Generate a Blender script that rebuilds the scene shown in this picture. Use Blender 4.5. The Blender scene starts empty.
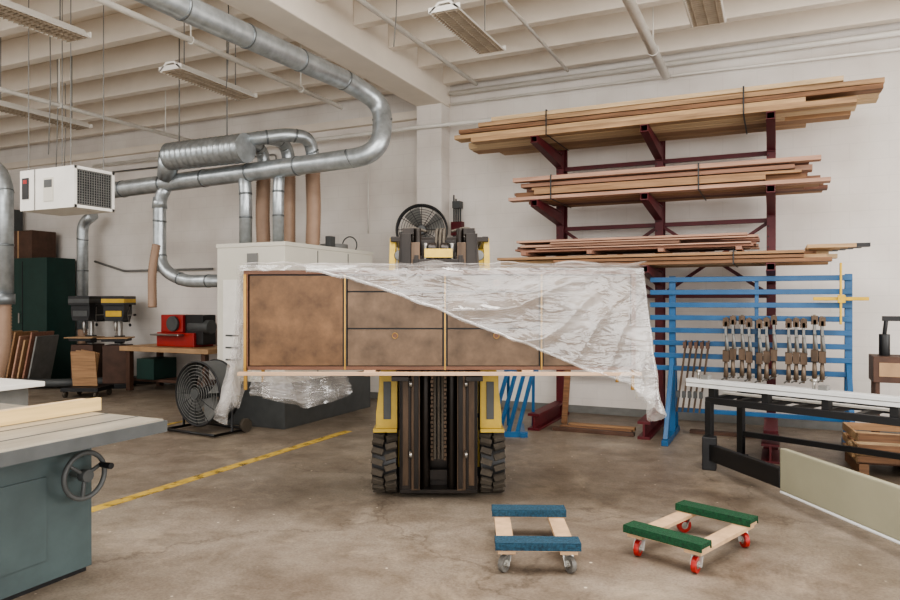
import bpy, bmesh, math, random
from mathutils import Vector, Matrix, noise
random.seed(7)
ALPHA = math.radians(24.9)
CA, SA = math.cos(ALPHA), math.sin(ALPHA)
def aisle(x, y):
    "aisle frame (forklift aisle is turned 24.9 deg to the building grid) -> building XY"
    return (x*CA - y*SA, x*SA + y*CA)

# ------------------------------------------------------------------ materials
MATS = {}
def srgb(r, g, b):
    f = lambda v: ((v/255+0.055)/1.055)**2.4 if v/255 > 0.04045 else v/255/12.92
    return (f(r), f(g), f(b), 1)
def mat(name, col, rough=0.6, metal=0.0, var=0.12, scale=6, stretch=(1,1,1), bump=0.0, bscale=40, alpha=None, spec=0.5):
    if name in MATS: return MATS[name]
    m = bpy.data.materials.new(name); m.use_nodes = True
    nt = m.node_tree; N = nt.nodes; L = nt.links
    p = N['Principled BSDF']
    c = srgb(*col)
    tc = N.new('ShaderNodeTexCoord'); mp = N.new('ShaderNodeMapping'); mp.inputs['Scale'].default_value = stretch
    L.new(tc.outputs['Object'], mp.inputs['Vector'])
    nz = N.new('ShaderNodeTexNoise'); nz.inputs['Scale'].default_value = scale; nz.inputs['Detail'].default_value = 6; nz.inputs['Roughness'].default_value = .6
    L.new(mp.outputs[0], nz.inputs['Vector'])
    r = N.new('ShaderNodeValToRGB')
    r.color_ramp.elements[0].position = .3; r.color_ramp.elements[1].position = .7
    r.color_ramp.elements[0].color = tuple(max(0, v*(1-var*1.6)) for v in c[:3])+(1,)
    r.color_ramp.elements[1].color = tuple(min(1, v*(1+var)) for v in c[:3])+(1,)
    L.new(nz.outputs['Fac'], r.inputs[0]); L.new(r.outputs[0], p.inputs['Base Color'])
    p.inputs['Roughness'].default_value = rough; p.inputs['Metallic'].default_value = metal
    p.inputs['Specular IOR Level'].default_value = spec
    if bump:
        nb = N.new('ShaderNodeTexNoise'); nb.inputs['Scale'].default_value = bscale; nb.inputs['Detail'].default_value = 4
        L.new(mp.outputs[0], nb.inputs['Vector'])
        b = N.new('ShaderNodeBump'); b.inputs['Strength'].default_value = bump; b.inputs['Distance'].default_value = .02
        L.new(nb.outputs['Fac'], b.inputs['Height']); L.new(b.outputs[0], p.inputs['Normal'])
    if alpha is not None: p.inputs['Alpha'].default_value = alpha
    MATS[name] = m
    return m

def floor_mat():
    m = bpy.data.materials.new('concrete_floor'); m.use_nodes = True
    nt = m.node_tree; N = nt.nodes; L = nt.links; p = N['Principled BSDF']
    tc = N.new('ShaderNodeTexCoord')
    def nz(scale, det=8, ro=.6, dist=0):
        n = N.new('ShaderNodeTexNoise'); n.inputs['Scale'].default_value = scale; n.inputs['Detail'].default_value = det; n.inputs['Roughness'].default_value = ro; n.inputs['Distortion'].default_value = dist
        L.new(tc.outputs['Object'], n.inputs['Vector']); return n
    def ramp(src, a, ca, b, cb):
        r = N.new('ShaderNodeValToRGB'); e = r.color_ramp.elements
        e[0].position = a; e[0].color = ca; e[1].position = b; e[1].color = cb; L.new(src, r.inputs[0]); return r
    def mul(a, b, f, mode='MULTIPLY'):
        x = N.new('ShaderNodeMix'); x.data_type = 'RGBA'; x.blend_type = mode
        if isinstance(f, float): x.inputs[0].default_value = f
        else: L.new(f, x.inputs[0])
        L.new(a, x.inputs[6])
        if isinstance(b, tuple): x.inputs[7].default_value = b
        else: L.new(b, x.inputs[7])
        return x.outputs[2]
    c = ramp(nz(.5, 6).outputs['Fac'], .34, srgb(122, 110, 98), .64, srgb(156, 147, 135)).outputs[0]
    c = mul(c, ramp(nz(3.0, 10, .74, .3).outputs['Fac'], .3, srgb(172, 162, 150), .68, srgb(255, 253, 250)).outputs[0], .85)
    c = mul(c, ramp(nz(60, 4).outputs['Fac'], .3, srgb(200, 195, 190), .6, (1, 1, 1, 1)).outputs[0], .7)
    dust = ramp(nz(1.1, 12, .76, .4).outputs['Fac'], .52, (0, 0, 0, 1), .74, (.5, .5, .5, 1))
    c = mul(c, srgb(190, 174, 152), dust.outputs[0], 'MIX')
    oil = ramp(nz(1.3, 8, .66, .3).outputs['Fac'], .3, (.55, .51, .47, 1), .46, (1, 1, 1, 1))
    c = mul(c, oil.outputs[0], .65)
    vo = N.new('ShaderNodeTexVoronoi'); vo.feature = 'DISTANCE_TO_EDGE'; vo.inputs['Scale'].default_value = .3
    wn = nz(1.4, 6)
    va = N.new('ShaderNodeVectorMath'); va.operation = 'ADD'; L.new(tc.outputs['Object'], va.inputs[0]); L.new(wn.outputs['Color'], va.inputs[1])
    L.new(va.outputs[0], vo.inputs['Vector'])
    c = mul(c, ramp(vo.outputs['Distance'], .0, (.42, .39, .37, 1), .005, (1, 1, 1, 1)).outputs[0], .6)
    sp = N.new('ShaderNodeTexVoronoi'); sp.inputs['Scale'].default_value = 5.5; L.new(tc.outputs['Object'], sp.inputs['Vector'])
    c = mul(c, srgb(200, 188, 170), ramp(sp.outputs['Distance'], .035, (.8, .8, .8, 1), .06, (0, 0, 0, 1)).outputs[0], 'MIX')
    L.new(c, p.inputs['Base Color'])
    rr = N.new('ShaderNodeMapRange'); rr.inputs[3].default_value = .28; rr.inputs[4].default_value = .6
    L.new(nz(1.7, 5).outputs['Fac'], rr.inputs[0]); L.new(rr.outputs[0], p.inputs['Roughness'])
    b = N.new('ShaderNodeBump'); b.inputs['Strength'].default_value = .12; b.inputs['Distance'].default_value = .01
    L.new(nz(20, 5).outputs['Fac'], b.inputs['Height']); L.new(b.outputs[0], p.inputs['Normal'])
    return m
def wall_mat():
    m = bpy.data.materials.new('painted_block'); m.use_nodes = True
    nt = m.node_tree; N = nt.nodes; L = nt.links; p = N['Principled BSDF']
    tc = N.new('ShaderNodeTexCoord'); mp = N.new('ShaderNodeMapping'); mp.inputs['Rotation'].default_value = (math.radians(90), 0, 0)
    L.new(tc.outputs['Object'], mp.inputs[0])
    br = N.new('ShaderNodeTexBrick'); br.inputs['Scale'].default_value = 1; br.inputs['Brick Width'].default_value = .4; br.inputs['Row Height'].default_value = .2
    br.inputs['Mortar Size'].default_value = .006; br.inputs['Color1'].default_value = (1,1,1,1); br.inputs['Color2'].default_value = (.96,.96,.96,1); br.inputs['Mortar'].default_value = (.55,.55,.55,1)
    L.new(mp.outputs[0], br.inputs['Vector'])
    n = N.new('ShaderNodeTexNoise'); n.inputs['Scale'].default_value = 1.3; n.inputs['Detail'].default_value = 7
    L.new(tc.outputs['Object'], n.inputs['Vector'])
    r = N.new('ShaderNodeValToRGB'); e = r.color_ramp.elements; e[0].position = .3; e[0].color = srgb(212, 205, 198); e[1].position = .65; e[1].color = srgb(230, 225, 219)
    L.new(n.outputs['Fac'], r.inputs[0])
    mx = N.new('ShaderNodeMix'); mx.data_type = 'RGBA'; mx.blend_type = 'MULTIPLY'; mx.inputs[0].default_value = .12
    L.new(r.outputs[0], mx.inputs[6]); L.new(br.outputs['Color'], mx.inputs[7]); L.new(mx.outputs[2], p.inputs['Base Color'])
    b = N.new('ShaderNodeBump'); b.inputs['Strength'].default_value = .15; b.inputs['Distance'].default_value = .004
    L.new(br.outputs['Color'], b.inputs['Height']); L.new(b.outputs[0], p.inputs['Normal'])
    p.inputs['Roughness'].default_value = .75
    return m
def plastic_mat():
    m = bpy.data.materials.new('plastic_film'); m.use_nodes = True
    nt = m.node_tree; N = nt.nodes; L = nt.links; N.remove(N['Principled BSDF']); out = N['Material Output']
    tc = N.new('ShaderNodeTexCoord'); mp = N.new('ShaderNodeMapping'); mp.inputs['Rotation'].default_value = (0, math.radians(-28), 0); mp.inputs['Scale'].default_value = (.9, 2, 3)
    L.new(tc.outputs['Object'], mp.inputs[0])
    n = N.new('ShaderNodeTexNoise'); n.inputs['Scale'].default_value = 1.5; n.inputs['Detail'].default_value = 4; n.inputs['Distortion'].default_value = 1.4
    L.new(mp.outputs[0], n.inputs['Vector'])
    mr = N.new('ShaderNodeMapRange'); mr.inputs[1].default_value = .38; mr.inputs[2].default_value = .75; mr.inputs[3].default_value = .14; mr.inputs[4].default_value = .48
    L.new(n.outputs['Fac'], mr.inputs[0])
    b = N.new('ShaderNodeBump'); b.inputs['Strength'].default_value = .45; b.inputs['Distance'].default_value = .03
    n2 = N.new('ShaderNodeTexNoise'); n2.inputs['Scale'].default_value = 2.6; n2.inputs['Detail'].default_value = 3; n2.inputs['Distortion'].default_value = 2; L.new(mp.outputs[0], n2.inputs['Vector'])
    L.new(n2.outputs['Fac'], b.inputs['Height'])
    d = N.new('ShaderNodeBsdfDiffuse'); d.inputs[0].default_value = srgb(236, 233, 230)
    t = N.new('ShaderNodeBsdfTranslucent'); t.inputs[0].default_value = srgb(238, 235, 232)
    g = N.new('ShaderNodeBsdfGlossy'); g.inputs['Roughness'].default_value = .12
    for s in (d, t, g): L.new(b.outputs[0], s.inputs['Normal'])
    m1 = N.new('ShaderNodeMixShader'); m1.inputs[0].default_value = .35; L.new(d.outputs[0], m1.inputs[1]); L.new(t.outputs[0], m1.inputs[2])
    tr = N.new('ShaderNodeBsdfTransparent')
    m3 = N.new('ShaderNodeMixShader'); L.new(mr.outputs[0], m3.inputs[0]); L.new(tr.outputs[0], m3.inputs[1]); L.new(m1.outputs[0], m3.inputs[2])
    m2 = N.new('ShaderNodeMixShader'); m2.inputs[0].default_value = .12; L.new(m3.outputs[0], m2.inputs[1]); L.new(g.outputs[0], m2.inputs[2])
    L.new(m2.outputs[0], out.inputs[0])
    return m
def paint_line_mat():
    m = mat('worn_yellow_paint', (200, 168, 80), .6)
    nt = m.node_tree; N = nt.nodes; L = nt.links; p = N['Principled BSDF']
    tc = N.new('ShaderNodeTexCoord'); n = N.new('ShaderNodeTexNoise'); n.inputs['Scale'].default_value = 9; n.inputs['Detail'].default_value = 7; L.new(tc.outputs['Object'], n.inputs[0])
    r = N.new('ShaderNodeValToRGB'); r.color_ramp.elements[0].position = .32; r.color_ramp.elements[1].position = .52
    r.color_ramp.elements[0].color = (.25,.25,.25,1); r.color_ramp.elements[1].color = (.9,.9,.9,1)
    L.new(n.outputs['Fac'], r.inputs[0]); L.new(r.outputs[0], p.inputs['Alpha'])
    return m

M_floor = floor_mat(); M_wall = wall_mat(); M_film = plastic_mat(); M_line = paint_line_mat()
M_ceil = mat('ceiling_paint', (228, 219, 207), .8, var=.04, scale=2)
M_white = mat('white_enamel', (226, 223, 216), .45, var=.04)
M_galv = mat('galvanised_steel', (178, 184, 187), .34, .72, .16, 9)
M_galvd = mat('galvanised_seam', (126, 131, 133), .4, .7)
M_hose = mat('tan_flex_hose', (148, 122, 102), .55, 0, .08)
M_beige = mat('beige_cabinet', (206, 202, 190), .5, 0, .03, 2)
M_dgrey = mat('dark_grey_paint', (74, 76, 76), .5)
M_mgrey = mat('mid_grey_paint', (120, 120, 117), .5)
M_black = mat('black_paint', (24, 24, 26), .45)
M_rubber = mat('rubber', (76, 69, 60), .85, 0, .2, bump=.3)
M_yel = mat('forklift_yellow', (196, 166, 68), .42, 0, .14)
M_mast = mat('greasy_mast_steel', (38, 32, 28), .36, .4, .35, 8, (1, 1, .3))
M_mastb = mat('worn_steel', (84, 68, 54), .38, .5, .35, 10, (1, 1, .2))
M_steel = mat('bare_steel', (165, 163, 158), .3, .9, .1)
M_red = mat('oxide_red_paint', (86, 22, 30), .5, 0, .15)
M_blue = mat('blue_paint', (30, 86, 130), .4, 0, .12)
M_redbr = mat('bright_red', (156, 34, 28), .4)
M_green = mat('dark_green_paint', (20, 54, 48), .5)
M_teal = mat('machine_teal_grey', (70, 83, 84), .42, 0, .12, 4)
M_brass = mat('brass', (158, 124, 68), .33, .85)
M_patina = mat('bronze_patina', (102, 76, 53), .42, .38, .34, 5.5, bump=.06, bscale=16)
M_patina2 = mat('pewter_patina', (96, 78, 62), .42, .38, .3, 5.5, bump=.06, bscale=16)
M_walnut = mat('walnut', (96, 64, 46), .5, 0, .2, 5, (.6, 6, 6))
M_pinkw = mat('pale_plank', (184, 154, 126), .6, 0, .1, 5, (.6, 6, 6))
WOODS = [mat('pine_a', (188, 156, 118), .7, 0, .2, 4, (.5, 9, 9)), mat('pine_b', (156, 122, 90), .7, 0, .22, 4, (.5, 9, 9)),
         mat('pine_c', (206, 180, 144), .7, 0, .16, 4, (.5, 9, 9)), mat('oak_d', (130, 96, 70), .7, 0, .28, 4, (.5, 9, 9)), mat('oak_e', (170, 138, 104), .7, 0, .28, 3, (.5, 9, 9))]
REDW = [mat('mahogany_a', (110, 76, 62), .7, 0, .25, 4, (.5, 9, 9)), mat('mahogany_b', (144, 108, 88), .7, 0, .22, 4, (.5, 9, 9)), mat('mahogany_c', (82, 54, 44), .7, 0, .3, 4, (.5, 9, 9))]
PINKW = [mat('cedar_a', (152, 112, 94), .7, 0, .2, 4, (.5, 9, 9)), mat('cedar_b', (176, 140, 120), .7, 0, .18, 4, (.5, 9, 9))]
M_ply = mat('plywood', (172, 140, 106), .6, 0, .14, 5)
M_carpB = mat('blue_carpet', (34, 72, 92), .95, 0, .35, 60, bump=.8, bscale=200)
M_carpG = mat('green_carpet', (16, 72, 42), .95, 0, .35, 60, bump=.8, bscale=200)
M_dwood = mat('dolly_maple', (194, 162, 128), .55, 0, .16, 5, (2, 2, 2))
M_alu = mat('aluminium', (216, 218, 218), .4, .15, .05)
M_tabletop = mat('cast_table_top', (162, 154, 140), .38, .25, .18, 3, (3, .5, 1))
M_sage = mat('sage_panel', (146, 143, 123), .5, 0, .06, 2)
M_yl2 = mat('bright_yellow', (210, 172, 50), .5)
M_brown = mat('brown_wood', (82, 58, 46), .6, 0, .2)
M_louv = mat('fixture_louvre', (170, 156, 138), .5)

# ------------------------------------------------------------------ mesh builder
class G:
    def __init__(s, name):
        s.name = name; s.bm = bmesh.new(); s.mats = []
    def mi(s, m):
        if m not in s.mats: s.mats.append(m)
        return s.mats.index(m)
    def box(s, c, d, m, rot=None, pivot=None):
        i = s.mi(m)
        M = Matrix.Translation(c)
        if rot: M = M @ (rot if isinstance(rot, Matrix) else Matrix.Rotation(rot[0], 4, 'X') @ Matrix.Rotation(rot[1], 4, 'Y') @ Matrix.Rotation(rot[2], 4, 'Z'))
        vs = [s.bm.verts.new(M @ Vector((x*d[0]/2, y*d[1]/2, z*d[2]/2))) for x in (-1, 1) for y in (-1, 1) for z in (-1, 1)]
        for f in ((0,1,3,2),(4,6,7,5),(0,4,5,1),(2,3,7,6),(0,2,6,4),(1,5,7,3)):
            s.bm.faces.new([vs[k] for k in f]).material_index = i
    def b2(s, x0, x1, y0, y1, z0, z1, m):
        s.box(((x0+x1)/2, (y0+y1)/2, (z0+z1)/2), (abs(x1-x0), abs(y1-y0), abs(z1-z0)), m)
    def bar(s, p1, p2, w, h, m):
        "rectangular bar between two points"
        p1, p2 = Vector(p1), Vector(p2); d = p2-p1
        up = Vector((0, 0, 1)) if abs(d.normalized().z) < .99 else Vector((0, 1, 0))
        x = d.normalized(); y = up.cross(x).normalized(); z = x.cross(y)
        R = Matrix((x, y, z)).transposed().to_4x4()
        s.box((p1+p2)/2, (d.length, w, h), m, R)
    def cyl(s, p1, p2, r, m, r2=None, seg=20, cap=True):
        i = s.mi(m); p1, p2 = Vector(p1), Vector(p2); r2 = r if r2 is None else r2
        d = (p2-p1).normalized(); a = d.orthogonal().normalized(); b = d.cross(a)
        A, B = [], []
        for k in range(seg):
            t = 2*math.pi*k/seg; o = a*math.cos(t)+b*math.sin(t)
            A.append(s.bm.verts.new(p1+o*r)); B.append(s.bm.verts.new(p2+o*r2))
        for k in range(seg):
            f = s.bm.faces.new((A[k], A[(k+1) % seg], B[(k+1) % seg], B[k])); f.material_index = i; f.smooth = True
        if cap:
            s.bm.faces.new(A[::-1]).material_index = i; s.bm.faces.new(B).material_index = i
    def tube(s, pts, r, m, seg=14, rad=0, closed=False, rfun=None, step=None):
        i = s.mi(m); P = [Vector(p) for p in pts]
        if rad: P = roundp(P, rad)
        if step: P = resample(P, step)
        rings = []; n = len(P); a = None; acc = 0
        for k in range(n):
            if closed: d = P[(k+1) % n]-P[k-1]
            else: d = P[min(k+1, n-1)]-P[max(k-1, 0)]
            d.normalize()
            if a is None: a = d.orthogonal().normalized()
            else: a = (a-d*a.dot(d)).normalized()
            b = d.cross(a)
            rr = rfun(k) if rfun else r
            rings.append([s.bm.verts.new(P[k]+(a*math.cos(2*math.pi*j/seg)+b*math.sin(2*math.pi*j/seg))*rr) for j in range(seg)])
        for k in range(n if closed else n-1):
            A, B = rings[k], rings[(k+1) % n]
            for j in range(seg):
                f = s.bm.faces.new((A[j], A[(j+1) % seg], B[(j+1) % seg], B[j])); f.material_index = i; f.smooth = True
        if not closed:
            s.bm.faces.new(rings[0][::-1]).material_index = i; s.bm.faces.new(rings[-1]).material_index = i
    def hose(s, pts, r, m, rad=.15, seg=16):
        s.tube(pts, r, m, seg, rad=rad, step=.018, rfun=lambda k: r*(1.0 if k % 2 else .86))
    def duct(s, pts, r, rad=.3, seamevery=.6, m=None, seg=20):
        m = m or M_galv
        s.tube(pts, r, m, seg, rad=rad)
        P = resample(roundp([Vector(p) for p in pts], rad), seamevery)
        for k in range(1, len(P)-1):
            d = (P[k+1]-P[k-1]).normalized()*.012
            s.cyl(P[k]-d, P[k]+d, r*1.05, M_galvd, seg=seg)
    def ring(s, c, axis, R, r, m, n=40, seg=8):
        c = Vector(c); d = Vector(axis).normalized(); a = d.orthogonal().normalized(); b = d.cross(a)
        s.tube([c+(a*math.cos(2*math.pi*k/n)+b*math.sin(2*math.pi*k/n))*R for k in range(n)], r, m, seg, closed=True)
    def grid(s, f, nu, nv, m):
        i = s.mi(m); V = [[s.bm.verts.new(f(a/nu, b/nv)) for b in range(nv+1)] for a in range(nu+1)]
        for a in range(nu):
            for b in range(nv):
                q = s.bm.faces.new((V[a][b], V[a+1][b], V[a+1][b+1], V[a][b+1])); q.material_index = i; q.smooth = True
    def prism(s, pts, y0, y1, m):
        "polygon in XZ extruded along Y"
        i = s.mi(m)
        A = [s.bm.verts.new((x, y0, z)) for x, z in pts]; B = [s.bm.verts.new((x, y1, z)) for x, z in pts]
        n = len(pts)
        s.bm.faces.new(A).material_index = i; s.bm.faces.new(B[::-1]).material_index = i
        for k in range(n): s.bm.faces.new((A[k], B[k], B[(k+1) % n], A[(k+1) % n])).material_index = i
    def done(s, loc=(0, 0, 0), rz=0, bevel=0, name=None, parent=None):
        bmesh.ops.recalc_face_normals(s.bm, faces=s.bm.faces)
        me = bpy.data.meshes.new(s.name); s.bm.to_mesh(me); s.bm.free()
        for m in s.mats: me.materials.append(m)
        o = bpy.data.objects.new(s.name, me); bpy.context.collection.objects.link(o)
        o.location = loc; o.rotation_euler = (0, 0, rz)
        if parent: o.parent = parent
        if bevel:
            b = o.modifiers.new('bevel', 'BEVEL'); b.width = bevel; b.segments = 2; b.limit_method = 'ANGLE'; b.angle_limit = math.radians(40)
        return o
def roundp(P, rad, n=8):
    if len(P) < 3: return P
    out = [P[0]]
    for k in range(1, len(P)-1):
        a, b, c = P[k-1], P[k], P[k+1]
        r = min(rad, (a-b).length*.49, (c-b).length*.49)
        s, e = b+(a-b).normalized()*r, b+(c-b).normalized()*r
        for j in range(n+1):
            t = j/n; out.append(s*(1-t)**2+b*2*t*(1-t)+e*t*t)
    out.append(P[-1]); return out
def resample(P, step):
    out = [P[0]]; carry = 0
    for k in range(len(P)-1):
        d = P[k+1]-P[k]; L = d.length
        if L < 1e-6: continue
        t = step-carry
        while t <= L: out.append(P[k]+d*(t/L)); t += step
        carry = (carry+L) % step
    if (out[-1]-P[-1]).length > step*.3: out.append(P[-1])
    return out

# ------------------------------------------------------------------ room shell
CEIL = 5.05; WV = 9.5
g = G('floor'); g.b2(-16, 7, -4, WV+.2, -.2, 0, M_floor); g.done()
g = G('wall_back'); g.b2(-16, 7, WV, WV+.2, 0, CEIL+.2, M_wall); g.done()
g = G('wall_left'); g.b2(-16.2, -16, -4, WV+.2, 0, CEIL+.2, M_wall); g.done()
g = G('ceiling'); g.b2(-16, 7, -4, WV, CEIL, CEIL+.2, M_ceil); g.done()
g = G('ceiling_joists')
v = 9.3
while v > -4:
    for (a, b) in ((-16, -4.85), (-4.4, 7)):
        g.b2(a, b, v-.07, v+.07, CEIL-.34, CEIL, M_ceil)
    v -= .8
g.done(bevel=.01)
g = G('concrete_beam'); g.b2(-4.85, -4.4, -4, WV, 4.43, CEIL, M_ceil); g.done(bevel=.015)
g = G('concrete_column'); g.b2(-4.83, -4.42, 9.22, WV, 0, 4.43, M_wall); g.done(bevel=.01)
g = G('baseboard_back'); g.b2(-16, -4.83, WV-.02, WV, 0, .1, M_mgrey); g.b2(-4.42, 7, WV-.02, WV, 0, .1, M_mgrey); g.done()
g = G('trim_1'); g.b2(-16, -4.85, WV-.1, WV, 4.3, 4.42, M_ceil); g.done()
g = G('floor_line'); g.b2(-4.63, -4.52, 3.1, 7.0, 0, .003, M_line); g.done()
g = G('floor_line'); g.b2(-6.9, -6.82, 5.0, 6.7, 0, .003, M_line); g.done()

# sprinkler pipes & conduits
def pipe(name, pts, r, m=M_white, hang=None):
    g = G(name); g.tube(pts, r, m, 12, rad=.08)
    if hang:
        for t in hang:
            a, b = Vector(pts[0]), Vector(pts[-1]); p = a.lerp(b, t)
            g.cyl(p, (p.x, p.y, CEIL-.02), .008, M_white, seg=6); g.ring(p, b-a, r+.008, .006, M_white, 16, 6)
    g.done()
pipe('sprinkler_pipe', [(-5.2, -1, 4.1), (-5.2, 7.8, 4.1)], .03, hang=(.3, .5, .7, .9))
pipe('sprinkler_pipe', [(-8.5, 0, 4.1), (-8.5, 8.8, 4.1)], .03, hang=(.5, .7, .9))
pipe('sprinkler_pipe', [(-3.9, -1, 4.66), (-3.9, 9.3, 4.66)], .03)
pipe('sprinkler_pipe', [(-1.27, -1, 4.42), (-1.27, 9.3, 4.42)], .055, hang=(.5, .7, .9))
pipe('sprinkler_pipe', [(-2.55, 0, 4.66), (-2.55, 9.3, 4.66)], .02)
pipe('conduit', [(-4.36, 9.4, 4.6), (6, 9.4, 4.6)], .035)
pipe('conduit', [(-4.36, 9.42, 4.45), (-1, 9.42, 4.45), (6, 9.42, 4.36)], .018)
pipe('conduit', [(-12, 9.42, 4.15), (-5.2, 9.2, 4.1), (-4.95, 9.17, 4.1), (-3.6, 9.17, 4.08)], .03)
pipe('conduit', [(-11.5, 9.44, 4.0), (-7.6, 9.44, 4.0), (-7.6, 9.44, 2.0)], .015, M_mgrey)
pipe('conduit', [(-12, 9.44, 2.3), (-11.2, 9.44, 2.1), (-9.0, 9.44, 2.1)], .02, M_mgrey)
pipe('conduit', [(-5.8, 9.44, 4.2), (-5.8, 9.44, 2.6)], .01, M_white)
g = G('hanging_cord')
for (x, y, z1) in ((-7.4, 4.6, 3.2), (-7.0, 4.2, 3.3), (-3.6, 6.4, 4.2), (-9.4, 6.9, 3.3), (-5.5, 6.0, 3.9), (-7.9, 5.6, 3.3), (-8.6, 6.2, 3.2)):
    g.tube([(x, y, CEIL-.01), (x+.02, y, (CEIL+z1)/2), (x-.02, y, z1)], .006, M_mgrey, 6, rad=.2)
g.done()

# fluorescent fixtures
def fixture(u, v0, v1, z, tilt=0):
    g = G('fluorescent_light'); w = .16
    g.prism([(-w, 0), (-.06, .09), (.06, .09), (w, 0), (w-.015, -.005), (.05, .07), (-.05, .07), (-w+.015, -.005)], 0, v1-v0, M_white)
    g.b2(-w, w, 0, .012, 0, .05, M_white); g.b2(-w, w, v1-v0-.012, v1-v0, 0, .05, M_white)
    for x in (-.07, .07): g.cyl((x, .03, .03), (x, v1-v0-.03, .03), .017, M_white, seg=10)
    n = 26
    for k in range(n): y = .03+(v1-v0-.06)*k/(n-1); g.box((0, y, .003), (.29, .006, .022), M_louv)
    for x in (-.1, 0, .1): g.b2(x-.004, x+.004, .02, v1-v0-.02, -.008, .014, M_louv)
    for y in (.2, v1-v0-.2): g.cyl((0, y, .08), (0, y, CEIL-.0-z), .006, M_mgrey, seg=6)
    g.done((u, v0, z))
fixture(-5.84, 5.5, 6.7, 4.0); fixture(-2.75, 5.79, 6.99, 4.2); fixture(-.58, 5.97, 7.17, 4.2)
fixture(-5.95, 3.3, 4.52, 4.0); fixture(-8.98, 5.5, 6.9, 4.0)

# ------------------------------------------------------------------ ducting
g = G('dust_duct')
g.duct([(-4.68, 1.5, 4.1), (-4.66, 4.2, 4.08), (-4.45, 6.9, 4.06), (-4.28, 7.3, 3.9), (-4.16, 7.06, 3.25), (-5.1, 7.0, 3.2), (-8.8, 7.0, 3.1), (-10.8, 7.6, 3.1)], .115, rad=.38, seamevery=.75)
g.duct([(-7.5, 7.0, 3.1), (-7.62, 7.0, 2.9), (-7.62, 7.0, 2.0), (-7.2, 7.0, 1.8), (-6.36, 7.0, 1.8)], .085, rad=.25, seamevery=.5)
g.cyl((-7.62, 7, 2.95), (-7.62, 7, 2.8), .085, M_galv, .1)
g.hose([(-7.60, 6.93, 2.3), (-7.63, 6.88, 1.95), (-7.6, 6.86, 1.45)], .06, M_hose)
g.done()
g = G('duct_manifold')
g.tube([(-7.15, 6.75, 3.42), (-5.9, 6.75, 3.42)], .17, M_galv, 24, step=.03, rfun=lambda k: .165 if k % 3 else .182)
for i, (u, vv) in enumerate(((-6.25, 7.5), (-5.84, 7.5), (-5.45, 7.5))):
    g.duct([(-6.3+.12*i, 6.8, 3.45+.04*i), (-6.1+.25*i, 6.95+.1*i, 3.6+.02*i), (u, vv-.12, 3.6+.02*i), (u, vv, 3.5), (u, vv, 3.2)], .085, rad=.16, seamevery=.35)
    g.hose([(u, vv, 3.25), (u+.02*(i-1), vv, 2.7), (u, vv, 2.26)], .1, M_hose)
    g.cyl((u, vv, 3.2), (u, vv, 3.27), .1, M_galvd)
g.duct([(-5.62, 7.05, 3.2), (-5.62, 7.02, 2.9), (-5.62, 7.02, 2.26)], .07, rad=.1, seamevery=.3)
g.duct([(-6.15, 7.0, 3.2), (-6.12, 7.0, 2.9), (-6.12, 7.0, 2.26)], .08, rad=.1, seamevery=.3)
g.cyl((-7.15, 6.75, 3.42), (-7.4, 6.9, 3.2), .15, M_galv, .11)
for u in (-7.0, -6.2): g.cyl((u, 6.75, 3.5), (u, 6.75, CEIL-.01), .008, M_mgrey, seg=6)
g.done()
g = G('vertical_duct'); g.duct([(-11.6, 9.1, 3.15), (-11.9, 9.1, 3.0), (-11.9, 9.1, 1.0)], .1, rad=.2); g.hose([(-11.9, 9.1, 1.02), (-11.9, 9.1, .1)], .09, M_hose); g.done()
g = G('vertical_duct'); g.duct([(-9.6, 5.2, 3.2), (-8.2, 5.12, 3.1), (-7.98, 5.1, 2.9), (-7.98, 5.1, 1.5)], .1, rad=.22); g.hose([(-7.98, 5.1, 1.55), (-7.98, 5.1, 1.0), (-8.1, 5.0, .3), (-8.6, 5.0, .1)], .085, M_hose)
g.cyl((-7.98, 5.1, 1.5), (-7.98, 5.1, 1.62), .115, M_galvd); g.done()
g = G('floor_hose'); g.hose([(-10.4, 9.3, .1), (-10.6, 9.0, .1), (-11.3, 8.2, .1), (-12.6, 7.7, .1)], .08, M_dgrey); g.done()

# dust collector cabinet
g = G('dust_collector')
g.b2(-6.35, -5.3, 6.74, 8.74, .55, 2.22, M_beige); g.b2(-6.33, -5.32, 6.76, 8.72, .0, .55, M_dgrey)  # lower base is mid grey, coloured darker to carry the shade on it
g.b2(-6.36, -5.29, 6.73, 8.75, 2.2, 2.25, M_beige)
for vv in (7.4, 8.1): g.b2(-5.3, -5.292, vv-.006, vv+.006, .6, 2.18, M_dgrey)
g.b2(-5.3, -5.27, 6.95, 7.3, 1.5, 1.9, M_mgrey)
g.b2(-5.86, -5.7, 6.72, 6.74, 1.95, 2.12, M_mgrey); g.b2(-6.25, -5.5, 6.73, 6.742, .7, 1.8, M_white)
for z in (.8, .95, 1.1): g.b2(-6.2, -6.0, 6.72, 6.74, z, z+.02, M_dgrey)
g.cyl((-5.7, 8.35, 2.25), (-5.7, 8.35, 2.34), .2, M_mgrey)
g.box((-5.45, 7.9, 2.33), (.08, .12, .16), M_dgrey)
g.ring((-5.5, 8.45, 2.33), (0, 1, 0), .12, .01, M_dgrey)
g.done(bevel=.012)

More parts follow.
